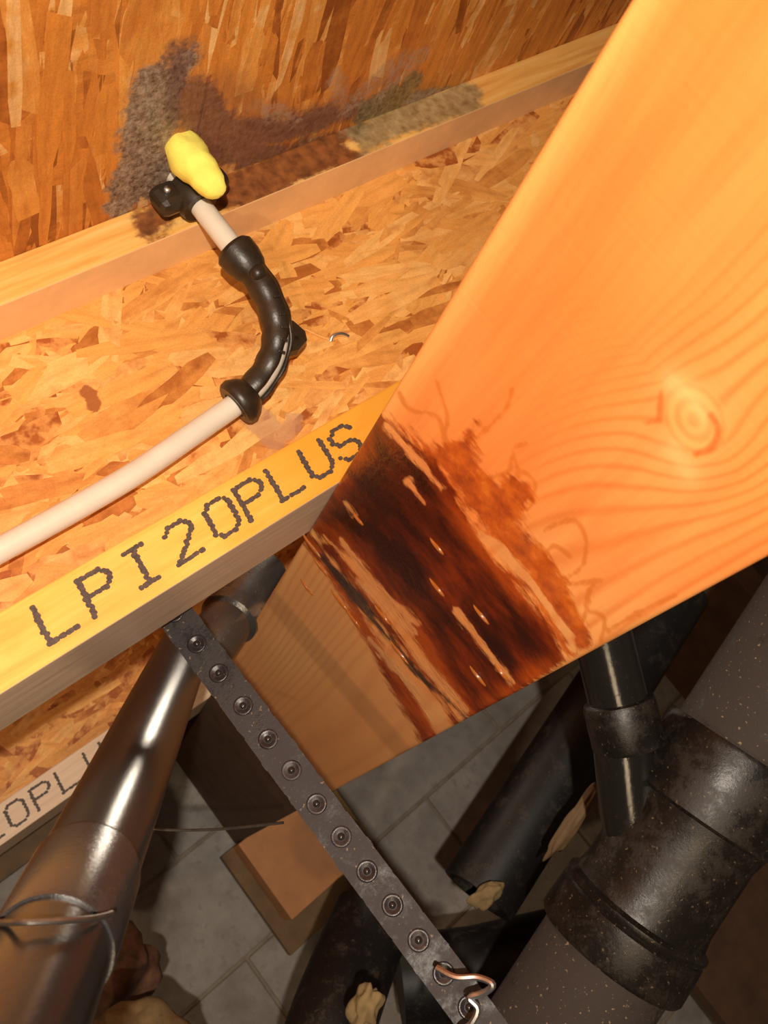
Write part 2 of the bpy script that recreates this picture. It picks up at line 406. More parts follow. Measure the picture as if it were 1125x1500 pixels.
def osb(parent, origin, ax, ay, az, u0, u1, v0, v1, mat, nsingle, nstuff, Lr, Wr, spread, view=None, holes=()):
    """strands on the plane at origin spanned by ax (long way) and ay, az the outward normal"""
    B = Matrix((ax, ay, az)).transposed().to_4x4(); r = random.Random(hash((nsingle, nstuff)) % 9999)
    def place(e=0):
        for _ in range(60):
            u, v = r.uniform(u0, u1), r.uniform(v0, v1)
            P = origin + ax * u + ay * v; q = (P - EYE) / U
            if view:
                c = project(np.array([[q.x, q.y, q.z]])); 
                if not (view[0] - e < c[0][0] < view[2] + e and view[1] - e < c[1][0] < view[3] + e): continue
            return P
        return P
    V, Fc = [], []
    for i in range(nstuff * 5):
        a, f = flake(r.uniform(*Lr) * .75, r.uniform(*Wr) * .7, r.uniform(.0001, .0003), i)
        Mx = Matrix.Translation(place(0 if i < nstuff else 1500)) @ B @ Matrix.Rotation(r.gauss(0, spread * 1.4), 4, 'Z'); k = len(V)
        V += [Mx @ Vector(p) for p in a]; Fc += [tuple(k + j for j in q) for q in f]
    s = mesh('strand_chips', V, Fc, mat, parent); s['kind'] = 'stuff'
    shapes = []
    for i in range(26):
        a, f = flake(r.uniform(*Lr), r.uniform(*Wr), r.uniform(.0002, .0005), 900 + i)
        me = bpy.data.meshes.new('strand'); me.from_pydata(a, [], f); me.materials.append(mat); shapes.append(me)
    for i in range(nsingle):
        o = link('strand', shapes[i % 26], parent)
        o.matrix_basis = Matrix.Translation(place()) @ B @ Matrix.Rotation(r.gauss(0, spread), 4, 'Z')
X, Y, Z = Vector((1, 0, 0)), Vector((0, 1, 0)), Vector((0, 0, 1))

# ------------------------------------------------------------------ setting
ceil = ubox('ceiling', (-1.3, -1.2, CEIL), (2.5, 3.2, CEIL + .035), m_ceil, bev=0); tag(ceil, 'rough strand-board subfloor overhead with grey mould stains', kind='structure')
osb(ceil, W(0, 0, CEIL), Y, -X, -Z, -.6 * U, 1.02 * U, -1.6 * U, .9 * U, m_ceil, 290, 1000, (.05, .15), (.007, .020), .10, (-60, -80, 1000, 420))
fl = ubox('floor', (-1.3, -1.2, -2.5), (2.5, 3.2, -2.55), m_floor, bev=0); tag(fl, 'bare concrete basement floor', kind='structure')
def block_wall(name, label, origin, along, normal, length, rows, zj, z0, z1, rough=0):
    bm = bmesh.new()
    a = origin - normal * .003; b = origin + along * length - normal * .12
    lo = [min(a[i], b[i]) for i in range(3)]; hi = [max(a[i], b[i]) for i in range(3)]; lo[2], hi[2] = z0, z1
    box_bm(bm, lo, hi); w = from_bm(name, bm, m_mortar); tag(w, label, kind='structure')
    h = .345 * U; Lb = .74 * U; r = random.Random(5); n0 = int((z0 - zj) / h) - 1
    k = n0
    while zj + k * h < z1:
        za, zb = max(z0, zj + k * h + .0025), min(z1, zj + (k + 1) * h - .0025)
        if zb - za > .01:
            x = -(Lb / 2 if k % 2 else 0) - .1
            while x < length:
                xa, xb = max(0, x + .0025), min(length, x + Lb - .0025)
                if xb - xa > .02:
                    d = r.uniform(0, .003); p = origin + along * xa - normal * .02; q = origin + along * xb + normal * d
                    bm = bmesh.new()
                    box_bm(bm, [min(p.x, q.x), min(p.y, q.y), za], [max(p.x, q.x), max(p.y, q.y), zb], .003)
                    from_bm('block', bm, m_block, w)
                x += Lb
        k += 1
    return w
zj = W(0, 0, -.375).z
block_wall('wall_back', 'grey concrete block foundation wall behind the pipes', W(-1.3, 3.0, 0), X, -Y, 3.8 * U, 5, zj, W(0, 0, -2.5).z, W(0, 0, .228).z)
block_wall('wall_right', 'grey concrete block foundation wall to the right', W(2.5, -1.2, 0), Y, -X, 4.2 * U, 5, zj, W(0, 0, -2.5).z, W(0, 0, .228).z)
tag(ubox('trim_1', (-1.3, 3.0, .229), (2.5, 3.15, .687), m_olive, bev=0), 'wooden rim board on top of the foundation wall', kind='structure')

# ------------------------------------------------------------------ I-joists
GL = {'L': [[(0, 6), (0, 0), (4, 0)]], 'P': [[(0, 0), (0, 6), (3, 6), (4, 5), (4, 4), (3, 3), (0, 3)]],
      'I': [[(1, 6), (3.6, 6)], [(2.3, 6), (2.3, 0)], [(1, 0), (3.6, 0)]],
      '2': [[(0, 5), (1, 6), (3, 6), (4, 5), (4, 4), (0, 0), (4, 0)]],
      '0': [[(1, 0), (0, 1), (0, 5), (1, 6), (3, 6), (4, 5), (4, 1), (3, 0), (1, 0)]],
      'U': [[(0, 6), (0, 1), (1, 0), (3, 0), (4, 1), (4, 6)]],
      'S': [[(4, 5), (3, 6), (1, 6), (0, 5), (0, 4), (1, 3), (3, 3), (4, 2), (4, 1), (3, 0), (1, 0), (0, 1)]]}
def letter(ch, x, y, z, w, h, parent, seed=0):
    r = random.Random(seed); V, Fc = [], []
    for st in GL[ch]:
        for a, b in zip(st[:-1], st[1:]):
            n = max(1, int(math.hypot(b[0] - a[0], (b[1] - a[1])) / .5))
            for k in range(n + 1):
                gx = a[0] + (b[0] - a[0]) * k / n; gz = a[1] + (b[1] - a[1]) * k / n
                px = x + gx / 4 * w + gz / 6 * .006 + r.uniform(-.0007, .0007) + (.0006 if k % 2 else -.0006); pz = z + gz / 6 * h + r.uniform(-.0005, .0005)
                sx, sz = .0034 * r.uniform(.8, 1.15), .0029 * r.uniform(.8, 1.1); d = .0004 + r.uniform(0, .0002)
                b0 = len(V)
                pts = [(-1, -.5), (-.5, -1), (.5, -1), (1, -.5), (1, .5), (.5, 1), (-.5, 1), (-1, .5)]
                V += [W(px + sx * q[0], y - d, pz + sz * q[1]) for q in pts]
                V += [W(px + sx * q[0], y + .0005, pz + sz * q[1]) for q in pts]
                Fc.append(tuple(b0 + i for i in range(8)))
                Fc += [(b0 + i, b0 + 8 + i, b0 + 8 + (i + 1) % 8, b0 + (i + 1) % 8) for i in range(8)]
    return mesh('letter', V, Fc, m_ink, parent)
def flange(name, y0, z0, z1, x0, x1, mat_face, parent, mat_rest=None):
    bm = bmesh.new(); A, B = W(x0, y0, z0), W(x1, y0 + .162, z1)
    box_bm(bm, A, B, .0012)
    for f in bm.faces:
        f.normal_update(); f.material_index = 1 if f.normal.y < -.6 else 0
    return from_bm(name, bm, [mat_rest or m_under, mat_face], parent)
def joist(y0, label, x0, x1, face_mat, web_mat, zb, text, nsingle, nstuff, view):
    t = empty('i_joist', W((x0 + x1) / 2, y0 + .08, zb)); tag(t, label, 'joist')
    flange('top_flange', y0, CEIL - .056, CEIL - .0006, x0, x1, m_topface if y0 < 1.5 else m_under, t, m_topunder)
    b = flange('bottom_flange', y0, zb, zb + .075, x0, x1, face_mat, t)
    w = ubox('web', (x0, y0 + .072, zb + .07), (x1, y0 + .09, CEIL - .05), web_mat, t, bev=0)
    osb(w, W(0, y0 + .072, 0), X, Z, -Y, x0 * U, min(x1, 1.6) * U, (zb + .078) * U, (CEIL - .06) * U, web_mat, nsingle, nstuff, (.030, .095), (.007, .024), .40, view)
    for i, (ch, x, z, wd, h) in enumerate(text): letter(ch, x, y0, z, wd, h, b, 31 * i)
    return t
line = [('L', .1400), ('P', .1935), ('I', .2430), ('2', .3010), ('0', .3560), ('P', .4020), ('L', .4500), ('U', .5010), ('S', .5480)]
joist(1.0, 'wooden I-shaped joist with a bright yellow lettered lower edge, nearest the lens', -1.2, 2.4, m_paint, m_web, .229,
      [(c, x, .2465, .033, .043) for c, x in line], 290, 420, (-80, 80, 760, 960))
joist(2.2, 'wooden I-shaped joist half hidden behind the shiny black pipe, lower down', -1.2, 2.4, m_under, m_web2, .2285,
      [('2', -.025, .243, .040, .046), ('0', .035, .243, .040, .046), ('P', .095, .243, .040, .046), ('L', .155, .243, .040, .046), ('U', .225, .243, .040, .046)], 150, 500, (-80, 750, 420, 1300))

# ------------------------------------------------------------------ big lumber beam
BX, ZT, ZB = .52, .2285, -.101
def segsdf(px, py, poly, rad, closed=False):
    """rad - distance to a polyline (rad one value or one per vertex)"""
    d = np.full(px.shape, -1e9); rr = rad if hasattr(rad, '__len__') else [rad] * len(poly)
    for i in range(len(poly) - 1 + closed):
        ax, ay = poly[i]; bx, by = poly[(i + 1) % len(poly)]; dx, dy = bx - ax, by - ay
        h = np.clip(((px - ax) * dx + (py - ay) * dy) / (dx * dx + dy * dy + 1e-9), 0, 1)
        r = rr[i] * (1 - h) + rr[(i + 1) % len(rr)] * h
        d = np.maximum(d, r - np.hypot(px - ax - h * dx, py - ay - h * dy))
    return d
def polysdf(px, py, poly):
    d = -segsdf(px, py, poly, 0, True); ins = np.zeros(px.shape, bool); n = len(poly)
    for i in range(n):
        x1, y1 = poly[i]; x2, y2 = poly[(i + 1) % n]
        c = ((y1 > py) != (y2 > py)) & (px < (x2 - x1) * (py - y1) / (y2 - y1 + 1e-12) + x1)
        ins ^= c
    return np.where(ins, d, -d)
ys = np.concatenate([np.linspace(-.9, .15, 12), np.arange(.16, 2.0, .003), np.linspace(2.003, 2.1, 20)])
zf = np.linspace(ZT - .006, ZB + .006, 116)
prof = [(BX + .07, ZT - .003), (BX + .067, ZT), (BX + .006, ZT), (BX + .003, ZT - .0008), (BX + .0008, ZT - .003)]
prof += [(BX, z) for z in zf]
prof += [(BX + .0008, ZB + .003), (BX + .003, ZB + .0008), (BX + .006, ZB), (BX + .067, ZB), (BX + .07, ZB + .003)]
P = np.array(prof); m, n = len(P), len(ys)
G = np.zeros((n, m, 3)); G[:, :, 0] = P[:, 0]; G[:, :, 1] = ys[:, None]; G[:, :, 2] = P[:, 1]
pt = G.reshape(-1, 3); px, py = project(pt)
bad = (pt @ R)[:, 2] < .05; px[bad] = -9e3; py[bad] = -9e3
idx = np.arange(n * m).reshape(n, m); mi = (np.arange(m) + 1) % m
q = np.stack([idx[:-1], idx[1:], idx[1:][:, mi], idx[:-1][:, mi]], -1).reshape(-1, 4)
me = bpy.data.meshes.new('lumber_beam')
vv = pt * U + np.array(EYE)
me.from_pydata(vv.tolist(), [], q.tolist() + [idx[0][::-1].tolist(), idx[-1].tolist()])
me.materials.append(m_beam)
yy, zz = pt[:, 1], pt[:, 2]
KY, KZ = .492, .012
dy, dz = yy - KY, zz - KZ
fan = 1 + .9 * np.clip(np.abs(dy), 0, .5)
rise = np.where(dy > 0, .10 * (1 - np.exp(-dy / .12)), -.02 * dy) * np.exp(-((zz - .06) / .10) ** 2)
v = (dz - rise) / fan
bul = 1 - .72 * np.exp(-(dy / .055) ** 2 - (dz / .05) ** 2)
grain = v * bul / .0112 + .5 * np.sin(yy * 5)
grain = np.where(yy > 1.15, grain * .8, grain)
amp = .48 * np.clip((.105 - zz) / .06, .10, 1) * np.clip(1.2 - .1 * yy, .4, 1)
amp = np.where(yy > 1.15, .75, amp)
kx = dy / .028; kz = dz / .026
rot = .5; a_, b_ = kx * math.cos(rot) + kz * math.sin(rot), -kx * math.sin(rot) + kz * math.cos(rot)
A = {}
def curve2(pl):
    q = spline([Vector((a, b, 0)) for a, b in pl], 5); return [(v.x, v.y) for v in q]
A['grain'] = grain; A['grain_amp'] = amp
A['knot'] = np.hypot(a_, b_ * .85)
A['knot_pale'] = np.exp(np.minimum(segsdf(px, py, [(985, 560), (1012, 580), (1030, 610)], [6, 6, 2]), 0) / 14) + .8 * np.exp(np.minimum(segsdf(px, py, [(985, 655), (1010, 692)], [4, 6]), 0) / 14)
A['knot_dark'] = segsdf(px, py, curve2([(1042, 608), (1052, 630), (1042, 655), (1020, 665)]), 5)
A['knot_dark'] = np.maximum(A['knot_dark'], segsdf(px, py, [(968, 575), (966, 615), (945, 620)], [4, 5, 3]))
A['edge_pale'] = np.clip((zz - .20) / .02, 0, 1)
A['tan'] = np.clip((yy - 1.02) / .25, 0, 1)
dark = polysdf(px, py, [(545, 590), (590, 632), (640, 672), (672, 735), (712, 800), (765, 862), (800, 905), (832, 968), (740, 1030), (690, 1055), (655, 1010), (600, 925), (560, 870), (520, 820), (470, 790), (440, 770), (470, 720), (520, 650)])
dark = np.maximum(dark, segsdf(px, py, [(440, 775), (500, 855), (545, 940), (590, 1010), (628, 1082)], [9, 10, 9, 15, 13]))
dark = np.maximum(dark, segsdf(px, py, [(480, 800), (560, 905), (640, 1010), (668, 1058)], [9, 8, 5, 6]))
A['dark'] = dark
A['black'] = np.maximum(segsdf(px, py, [(470, 815), (520, 872), (562, 925)], [5, 9, 4]), segsdf(px, py, [(562, 925), (610, 985), (650, 1020), (690, 1058)], [4, 4, 3, 3]))
A['black'] = np.maximum(A['black'], segsdf(px, py, [(500, 640), (470, 720), (450, 760)], [5, 5, 5]))
mid = polysdf(px, py, [(560, 600), (640, 655), (672, 640), (696, 620), (697, 660), (700, 690), (735, 700), (775, 705), (790, 728), (770, 748), (762, 775), (800, 805), (838, 850), (850, 895), (870, 945), (830, 968), (770, 870), (700, 770), (640, 690)])
A['mid'] = mid
gap = segsdf(px, py, [(520, 850), (560, 880), (605, 925)], [2, 9, 5])
for pl, rr in [([(500, 790), (530, 835), (575, 885), (612, 915)], [2, 6, 7, 3]), ([(541, 937), (600, 1000), (640, 1050)], [3, 7, 10]), ([(606, 958), (650, 1002), (682, 1040)], [4, 7, 4]), ([(640, 1040), (655, 1075)], [9, 7]),
               ([(668, 895), (700, 935), (722, 965), (752, 1000)], [5, 4, 4, 3]), ([(567, 625), (600, 660), (625, 690), (648, 715)], [6, 5, 5, 2]), ([(598, 706), (622, 735)], [5, 3]), ([(705, 785), (732, 805), (775, 850), (795, 880)], [6, 8, 6, 4]), ([(800, 885), (828, 925), (840, 950)], [3, 7, 5]),
               ([(505, 735), (520, 755)], [2, 2])]:
    gap = np.maximum(gap, segsdf(px, py, pl, rr))
A['gap'] = gap
o_ = np.full(px.shape, -99.)
for pl in [[(745, 715), (765, 690), (785, 712), (765, 735)], [(800, 775), (840, 762), (858, 790), (852, 830), (820, 855), (880, 850)], [(870, 850), (858, 890), (885, 905), (880, 940)], [(800, 900), (830, 880), (850, 905)], [(890, 925), (940, 895), (990, 872)], [(700, 640), (740, 600), (750, 570)], [(745, 740), (775, 745), (782, 725)], [(640, 560), (655, 610), (650, 640)], [(585, 575), (600, 600), (640, 610), (655, 650)], [(790, 830), (810, 800), (835, 815)], [(760, 690), (752, 660), (770, 650)], [(820, 925), (850, 915), (862, 880)], [(720, 700), (745, 690), (750, 670)]]:
    o_ = np.maximum(o_, segsdf(px, py, curve2(pl), 2.4))
A['outline'] = o_
for k, val in A.items():
    at = me.attributes.new(k, 'FLOAT', 'POINT'); at.data.foreach_set('value', val.astype(np.float32))
me.polygons.foreach_set('use_smooth', [True] * len(me.polygons)); me.update()
beam = link('lumber_beam', me); tag(beam, 'large orange fir lumber beam with a knot and dark red-brown resin stain under the joist', 'beam')
def drop(px_, length, wid, parent):
    c = on(px_, 0, BX); d = Vector((0, 0, -1)); bm = bmesh.new()
    bmesh.ops.create_icosphere(bm, subdivisions=2, radius=1)
    for v in bm.verts:
        s = 1 - .45 * v.co.z
        v.co = Vector((v.co.x * .0018, v.co.y * wid * s, v.co.z * length)) + c
    return from_bm('resin_drip', bm, m_resin, parent, True)
for p, l, w_ in [((457, 800), .012, .0018), ((470, 830), .010, .0014), ((498, 880), .012, .0015), ((517, 905), .010, .0012), ((450, 860), .009, .0012), ((480, 790), .006, .0012), ((560, 900), .010, .0013), ((585, 955), .012, .0012), ((640, 860), .008, .0014), ((705, 900), .008, .0012), ((735, 985), .007, .0012), ((640, 800), .007, .0014), ((700, 990), .009, .0012), ((525, 760), .006, .0012)]:
    drop(p, l, w_, beam)
# post under the far end of the beam
tag(ubox('shaded_beam_end', (.5215, 2.103, -.1005), (.60, 2.985, .226), m_board), 'far end of the big beam left of the strap, its shade given as dark colour', 'board')  # last stretch of the beam, its shade put into a dark colour
pt_ = empty('bearing_block', W(.62, 2.95, -.44)); tag(pt_, 'light brown wood bearing block under the far end of the beam on the wall', 'block')
ubox('block_face', (.503, 2.84, -.362), (.78, 2.95, -.1015), m_post, pt_)
ubox('shade_backing', (.462, 2.951, -.45), (.82, 2.992, -.1015), m_olive, pt_)  # shade strips left of and below the block, drawn as a dark board

# ------------------------------------------------------------------ water tube, bend bracket, clamp, foam
TR = .0147
top = W(.597, .965, CEIL + .02)
path = [top, W(.597, .965, .63), W(.596, .965, .56)] + bez(W(.5955, .965, .55), W(.612, .975, .44), W(.575, 1.01, .40), W(.49, 1.03, .3935), 26)
path += spline([W(.42, 1.03, .386), W(.315, 1.03, .376), W(.158, 1.03, .374), W(0, 1.03, .376), W(-.4, 1.03, .385), W(-1.15, 1.03, .39)], 6)
tube('water_tube', path, TR * U, m_pex, seg=28)
tag(bpy.data.objects['water_tube'], 'white translucent plastic water tube bending down from the subfloor and along the joist', 'pipe')

bend = bez(W(.5955, .965, .55), W(.612, .975, .44), W(.575, 1.01, .40), W(.49, 1.03, .3935), 40)
br = empty('bend_bracket', bend[20]); tag(br, 'black plastic bend bracket curving the white tube in front of the web', 'bracket')
cen = W(.47, 1.0, .53)
seg = 26; V = []; Fc = []; nb = len(bend)
for i, p in enumerate(bend):
    tt = (bend[min(i + 1, nb - 1)] - bend[max(i - 1, 0)]).normalized()
    outw = p - cen; outw = (outw - tt * outw.dot(tt)).normalized(); side = tt.cross(outw)
    if side.y > 0: side = -side                     # towards the lens
    s = i / (nb - 1)
    half = math.radians(26 * max(0, min(1, (s - .42) / .12)) * max(0, min(1, (.93 - s) / .06)) + 1)
    c0 = math.radians(38)
    r1 = TR * U * (1.36 + .06 * math.sin(s * 40)); r0 = TR * U * 1.03
    for rr_ in (r1, r0):
        for k in range(seg + 1):
            a = c0 + half + (2 * math.pi - 2 * half) * k / seg
            V.append(p + (outw * math.cos(a) + side * math.sin(a)) * rr_)
st = 2 * (seg + 1)
for i in range(nb - 1):
    for k in range(seg):
        a = i * st + k; b = a + st; Fc.append((a, a + 1, b + 1, b)); a += seg + 1; b += seg + 1; Fc.append((a + 1, a, b, b + 1))
    for k in (0, seg):
        a = i * st + k; Fc.append((a, a + st, a + st + seg + 1, a + seg + 1))
for i in (0, nb - 1):
    for k in range(seg):
        a = i * st + k; Fc.append((a, a + seg + 1, a + seg + 2, a + 1))
bm = bmesh.new(); vs_ = [bm.verts.new(v_) for v_ in V]
for f in Fc: bm.faces.new([vs_[j] for j in f])
from_bm('sleeve', bm, m_black, br, True)
def collar(p, ax, prof, parent, name='collar'):
    return revolve(name, p - ax.normalized() * prof[-1][0] * .5 * 0, ax, prof, m_black, parent, 28)
r_ = TR * U
a0 = (bend[3] - bend[0]).normalized()
collar(bend[0] - a0 * .005, a0, [(0, r_ * 1.02), (0, r_ * 1.55), (.003, r_ * 1.85), (.012, r_ * 1.8), (.020, r_ * 1.55), (.024, r_ * 1.25)], br)
a1 = (bend[-1] - bend[-4]).normalized()
collar(bend[-4] - a1 * .006, a1, [(0, r_ * 1.3), (.004, r_ * 1.75), (.010, r_ * 2.15), (.014, r_ * 2.1), (.016, r_ * 1.9), (.016, r_ * 1.02)], br)
# knuckle on the upper collar and ridges along the sleeve
def blob(name, c, s, mat, parent=None, sub=3, amp=.0, fr=60, seed=0, rot=None):
    bm = bmesh.new(); bmesh.ops.create_icosphere(bm, subdivisions=sub, radius=1)
    for v in bm.verts:
        k = 1 + amp * mnoise.noise(v.co * fr + Vector((seed, 0, 0)))
        q = Vector((v.co.x * s[0], v.co.y * s[1], v.co.z * s[2])) * k
        if rot: q = rot @ q
        v.co = q + c
    return from_bm(name, bm, mat, parent, True)
blob('knuckle', on((378, 400), 1, .955), (.0065, .006, .006), m_black, br, 2)
for i in (11, 15, 18, 21, 24):
    p = bend[i]; tt = (bend[i + 1] - bend[i - 1]).normalized()
    outw = p - cen; outw = (outw - tt * outw.dot(tt)).normalized(); side = tt.cross(outw)
    if side.y > 0: side = -side
    d = (outw * .35 + side).normalized(); e = tt.cross(d)
    c = p + d * r_ * 1.36; bm = bmesh.new(); box_bm(bm, (-.0026, -.0010, -.0009), (.0026, .0010, .0012), .0004)
    Mx = Matrix.Translation(c) @ Matrix((e, tt, d)).transposed().to_4x4()
    bm.transform(Mx); from_bm('ridge', bm, m_black, br)
# side tab with its screw hole
pts = [on(p, 1, 1.015) for p in [(408, 462), (430, 470), (447, 485), (450, 498), (438, 512), (412, 518), (396, 500)]]
hc = on((434, 495), 1, 1.015); n_ = len(pts); V = []; Fc = []
hp = [hc + (pts[i] - hc).normalized() * .0016 for i in range(n_)]
for dy_ in (0, .0065): V += [p + Y * dy_ for p in pts] + [p + Y * dy_ for p in hp]
for i in range(n_):
    j = (i + 1) % n_
    Fc += [(i, j, n_ + j, n_ + i), (2 * n_ + j, 2 * n_ + i, 3 * n_ + i, 3 * n_ + j), (i, 2 * n_ + i, 2 * n_ + j, j), (n_ + j, 3 * n_ + j, 3 * n_ + i, n_ + i)]
bm = bmesh.new(); vs_ = [bm.verts.new(v_) for v_ in V]
for f in Fc: bm.faces.new([vs_[j] for j in f])
from_bm('tab', bm, m_black, br)

# clamp at the ceiling: half shell, two ears and a nail
cl = empty('pipe_clamp', W(.597, .965, .66)); tag(cl, 'black plastic clamp with a nail round the tube at the subfloor', 'clamp')
cc = W(.597, .965, .652)
revolve('shell', cc - Z * .011, Z, [(0, r_ * 1.02), (0, r_ * 1.7), (.004, r_ * 1.85), (.018, r_ * 1.85), (.022, r_ * 1.6), (.022, r_ * 1.02)], m_black, cl, 28)
bm = bmesh.new(); box_bm(bm, cc + Vector((-.029, -.009, -.008)), cc + Vector((-.006, .006, .014)), .0058); from_bm('ear', bm, m_black, cl, False)
bm = bmesh.new(); box_bm(bm, cc + Vector((.006, -.010, -.006)), cc + Vector((.030, .006, .010)), .0052); from_bm('ear', bm, m_black, cl, False)
bm = bmesh.new(); bmesh.ops.create_cone(bm, cap_ends=True, segments=16, radius1=.0028, radius2=.0022, depth=.003)
bm.transform(Matrix.Translation(cc + Vector((-.019, -.0105, .004))) @ Matrix.Rotation(math.pi / 2, 4, 'X'))
tag(from_bm('nail', bm, m_metal, cl, True), 'bright nail head')
# foam plug: lumpy wedge hanging by the tube
fp = spline([dep((256, 172), 1.185), dep((262, 205), 1.175), dep((282, 238), 1.165), dep((304, 262), 1.16), dep((320, 288), 1.16)], 6)
fo = tube('foam_plug', fp, [r * U for r in np.interp(np.linspace(0, 1, len(fp)), [0, .12, .45, .75, .93, 1], [.005, .018, .027, .021, .013, .004])], m_foam, seg=24)
for v in fo.data.vertices: v.co += Vector(mnoise.noise_vector(v.co * 90)) * .0022 + Vector(mnoise.noise_vector(v.co * 300)) * .0006
tag(fo, 'lumpy bright yellow foam plug beside the clamp under the mouldy subfloor', 'foam plug')
# bright fastener poking through the web, and a pale split sliver beside it
hd = empty('staple', on((495, 495), 1, 1.068)); tag(hd, 'small bright metal staple in the web right of the black bend bracket', 'staple')
tube('crown', spline([on((484, 500), 1, 1.070), on((488, 492), 1, 1.066), on((500, 489), 1, 1.066), on((510, 493), 1, 1.070)], 4), .0017, m_metal, hd, 10)
tube('sliver', [on((446, 482), 1, 1.069), on((468, 492), 1, 1.068), on((486, 499), 1, 1.069)], [.0006, .0010, .0006], m_web, bpy.data.objects['i_joist'].children[2], 6)

# ------------------------------------------------------------------ perforated strap
st_ = empty('hanger_strap', dep((248, 905), 1.19)); tag(st_, 'black perforated plastic hanger strap hanging from behind the yellow joist', 'strap')
s0, s1 = dep((190, 812), 1.27), dep((735, 1540), 1.0)
sd = (s1 - s0); SL = sd.length; sd.normalize()
vw = ((s0 + s1) / 2 - EYE).normalized(); wd = sd.cross(vw).normalized(); nrm = wd.cross(sd).normalized()
if nrm.dot(vw) > 0: nrm = -nrm
if wd.dot(M3 @ Vector((1, 0, 0))) < 0: wd = -wd
hw = .0232 * U; th = .0022
holes = [(279, 951), (311, 994), (344, 1044), (382, 1092), (416, 1138), (452, 1188), (487, 1237), (522, 1290), (557, 1342), (597, 1392), (635, 1440), (672, 1490), (248, 905)]
def strap_param(p):                            # distance along the strap at which this sight line passes
    d = (dep(p, 1) - EYE).normalized(); w0 = EYE - s0; b_ = d.dot(sd); e_ = sd.dot(w0); d_ = d.dot(w0)
    return (e_ - b_ * d_) / (1 - b_ * b_)
ts = sorted(strap_param(p) for p in holes)
V, Fc = [], []
def sp(s, w, h): return s0 + sd * s + wd * w + nrm * h
bm = bmesh.new()
def quad(ps): bm.faces.new([bm.verts.new(p) for p in ps])
hr = .0024; cuts = [0] + [x for tq in ts for x in (tq - hw * .8, tq + hw * .8)] + [SL]
def wob(s): return .0004 * math.sin(s * 160) + .0003 * math.sin(s * 390)
for i in range(0, len(cuts) - 1, 2):
    a, b = cuts[i], cuts[i + 1]
    for h in (th / 2, -th / 2):
        k = 3
        for q in range(k):
            x0, x1 = a + (b - a) * q / k, a + (b - a) * (q + 1) / k
            quad([sp(x0, -hw + wob(x0), h), sp(x1, -hw + wob(x1), h), sp(x1, hw - wob(x1), h), sp(x0, hw - wob(x0), h)])
for tq in ts:
    a, b = tq - hw * .8, tq + hw * .8; N = 24
    def sq(ang):
        c_, s_ = math.cos(ang), math.sin(ang); k = min(hw * .8 / max(abs(c_), 1e-6), hw / max(abs(s_), 1e-6)); return tq + c_ * k, s_ * k
    angs = sorted([2 * math.pi * k / N for k in range(N)] + [math.atan2(sy * hw, sx * hw * .8) % (2 * math.pi) for sx in (1, -1) for sy in (1, -1)])
    for k in range(len(angs)):
        A0, A1 = angs[k], angs[(k + 1) % len(angs)]
        if abs(A1 - A0) < 1e-6: continue
        o0, o1 = sq(A0), sq(A1); i0 = (tq + math.cos(A0) * hr, math.sin(A0) * hr); i1 = (tq + math.cos(A1) * hr, math.sin(A1) * hr)
        for h in (th / 2, -th / 2): quad([sp(*o0, h), sp(*o1, h), sp(*i1, h), sp(*i0, h)])
        quad([sp(*i0, th / 2), sp(*i1, th / 2), sp(*i1, -th / 2), sp(*i0, -th / 2)])
for e in (-1, 1):
    K = 80
    for q in range(K):
        x0, x1 = SL * q / K, SL * (q + 1) / K
        quad([sp(x0, e * hw, th / 2), sp(x1, e * hw, th / 2), sp(x1, e * hw, -th / 2), sp(x0, e * hw, -th / 2)])
bmesh.ops.remove_doubles(bm, verts=bm.verts, dist=1e-6)
from_bm('band', bm, m_strap, st_)
# raised ring round each hole
bm = bmesh.new()
rings = []
K = 20
pr = [(.0070, 0), (.0066, .0009), (.0056, .0012), (.0048, .0007), (.0030, .0003), (.0024, 0)]
for k in range(K):
    a = 2 * math.pi * k / K; rings.append([bm.verts.new(sd * math.cos(a) * r + wd * math.sin(a) * r + nrm * (h + th / 2 - .0002)) for r, h in pr])
for k in range(K):
    for j in range(len(pr) - 1): bm.faces.new([rings[k][j], rings[(k + 1) % K][j], rings[(k + 1) % K][j + 1], rings[k][j + 1]])
bmesh.ops.recalc_face_normals(bm, faces=bm.faces)
me = bpy.data.meshes.new('boss'); bm.to_mesh(me); bm.free(); me.materials.append(m_boss); me.polygons.foreach_set('use_smooth', [True] * len(me.polygons))
me2 = bpy.data.meshes.new('pin'); b2 = bmesh.new(); bmesh.ops.create_icosphere(b2, subdivisions=3, radius=.0024); b2.to_mesh(me2); b2.free(); me2.materials.append(m_pin); me2.polygons.foreach_set('use_smooth', [True] * len(me2.polygons))
for tq in ts:
    o = link('boss', me, st_); o.matrix_basis = Matrix.Translation(s0 + sd * tq)
    o = link('pin', me2, st_); o.matrix_basis = Matrix.Translation(s0 + sd * tq + nrm * .0006)
# silver wire tie near its lower end
wt = spline([dep(p, z) for p, z in [((640, 1418), .99), ((668, 1432), .975), ((700, 1432), .97), ((722, 1442), .96), ((708, 1455), .965), ((688, 1462), .97), ((700, 1478), .965), ((690, 1500), .965), ((672, 1516), .97), ((660, 1560), .98)]], 6)
tag(tube('wire_tie', wt, .0019, m_metal, seg=8), 'bent silver wire tie beside the lower end of the strap', 'wire')

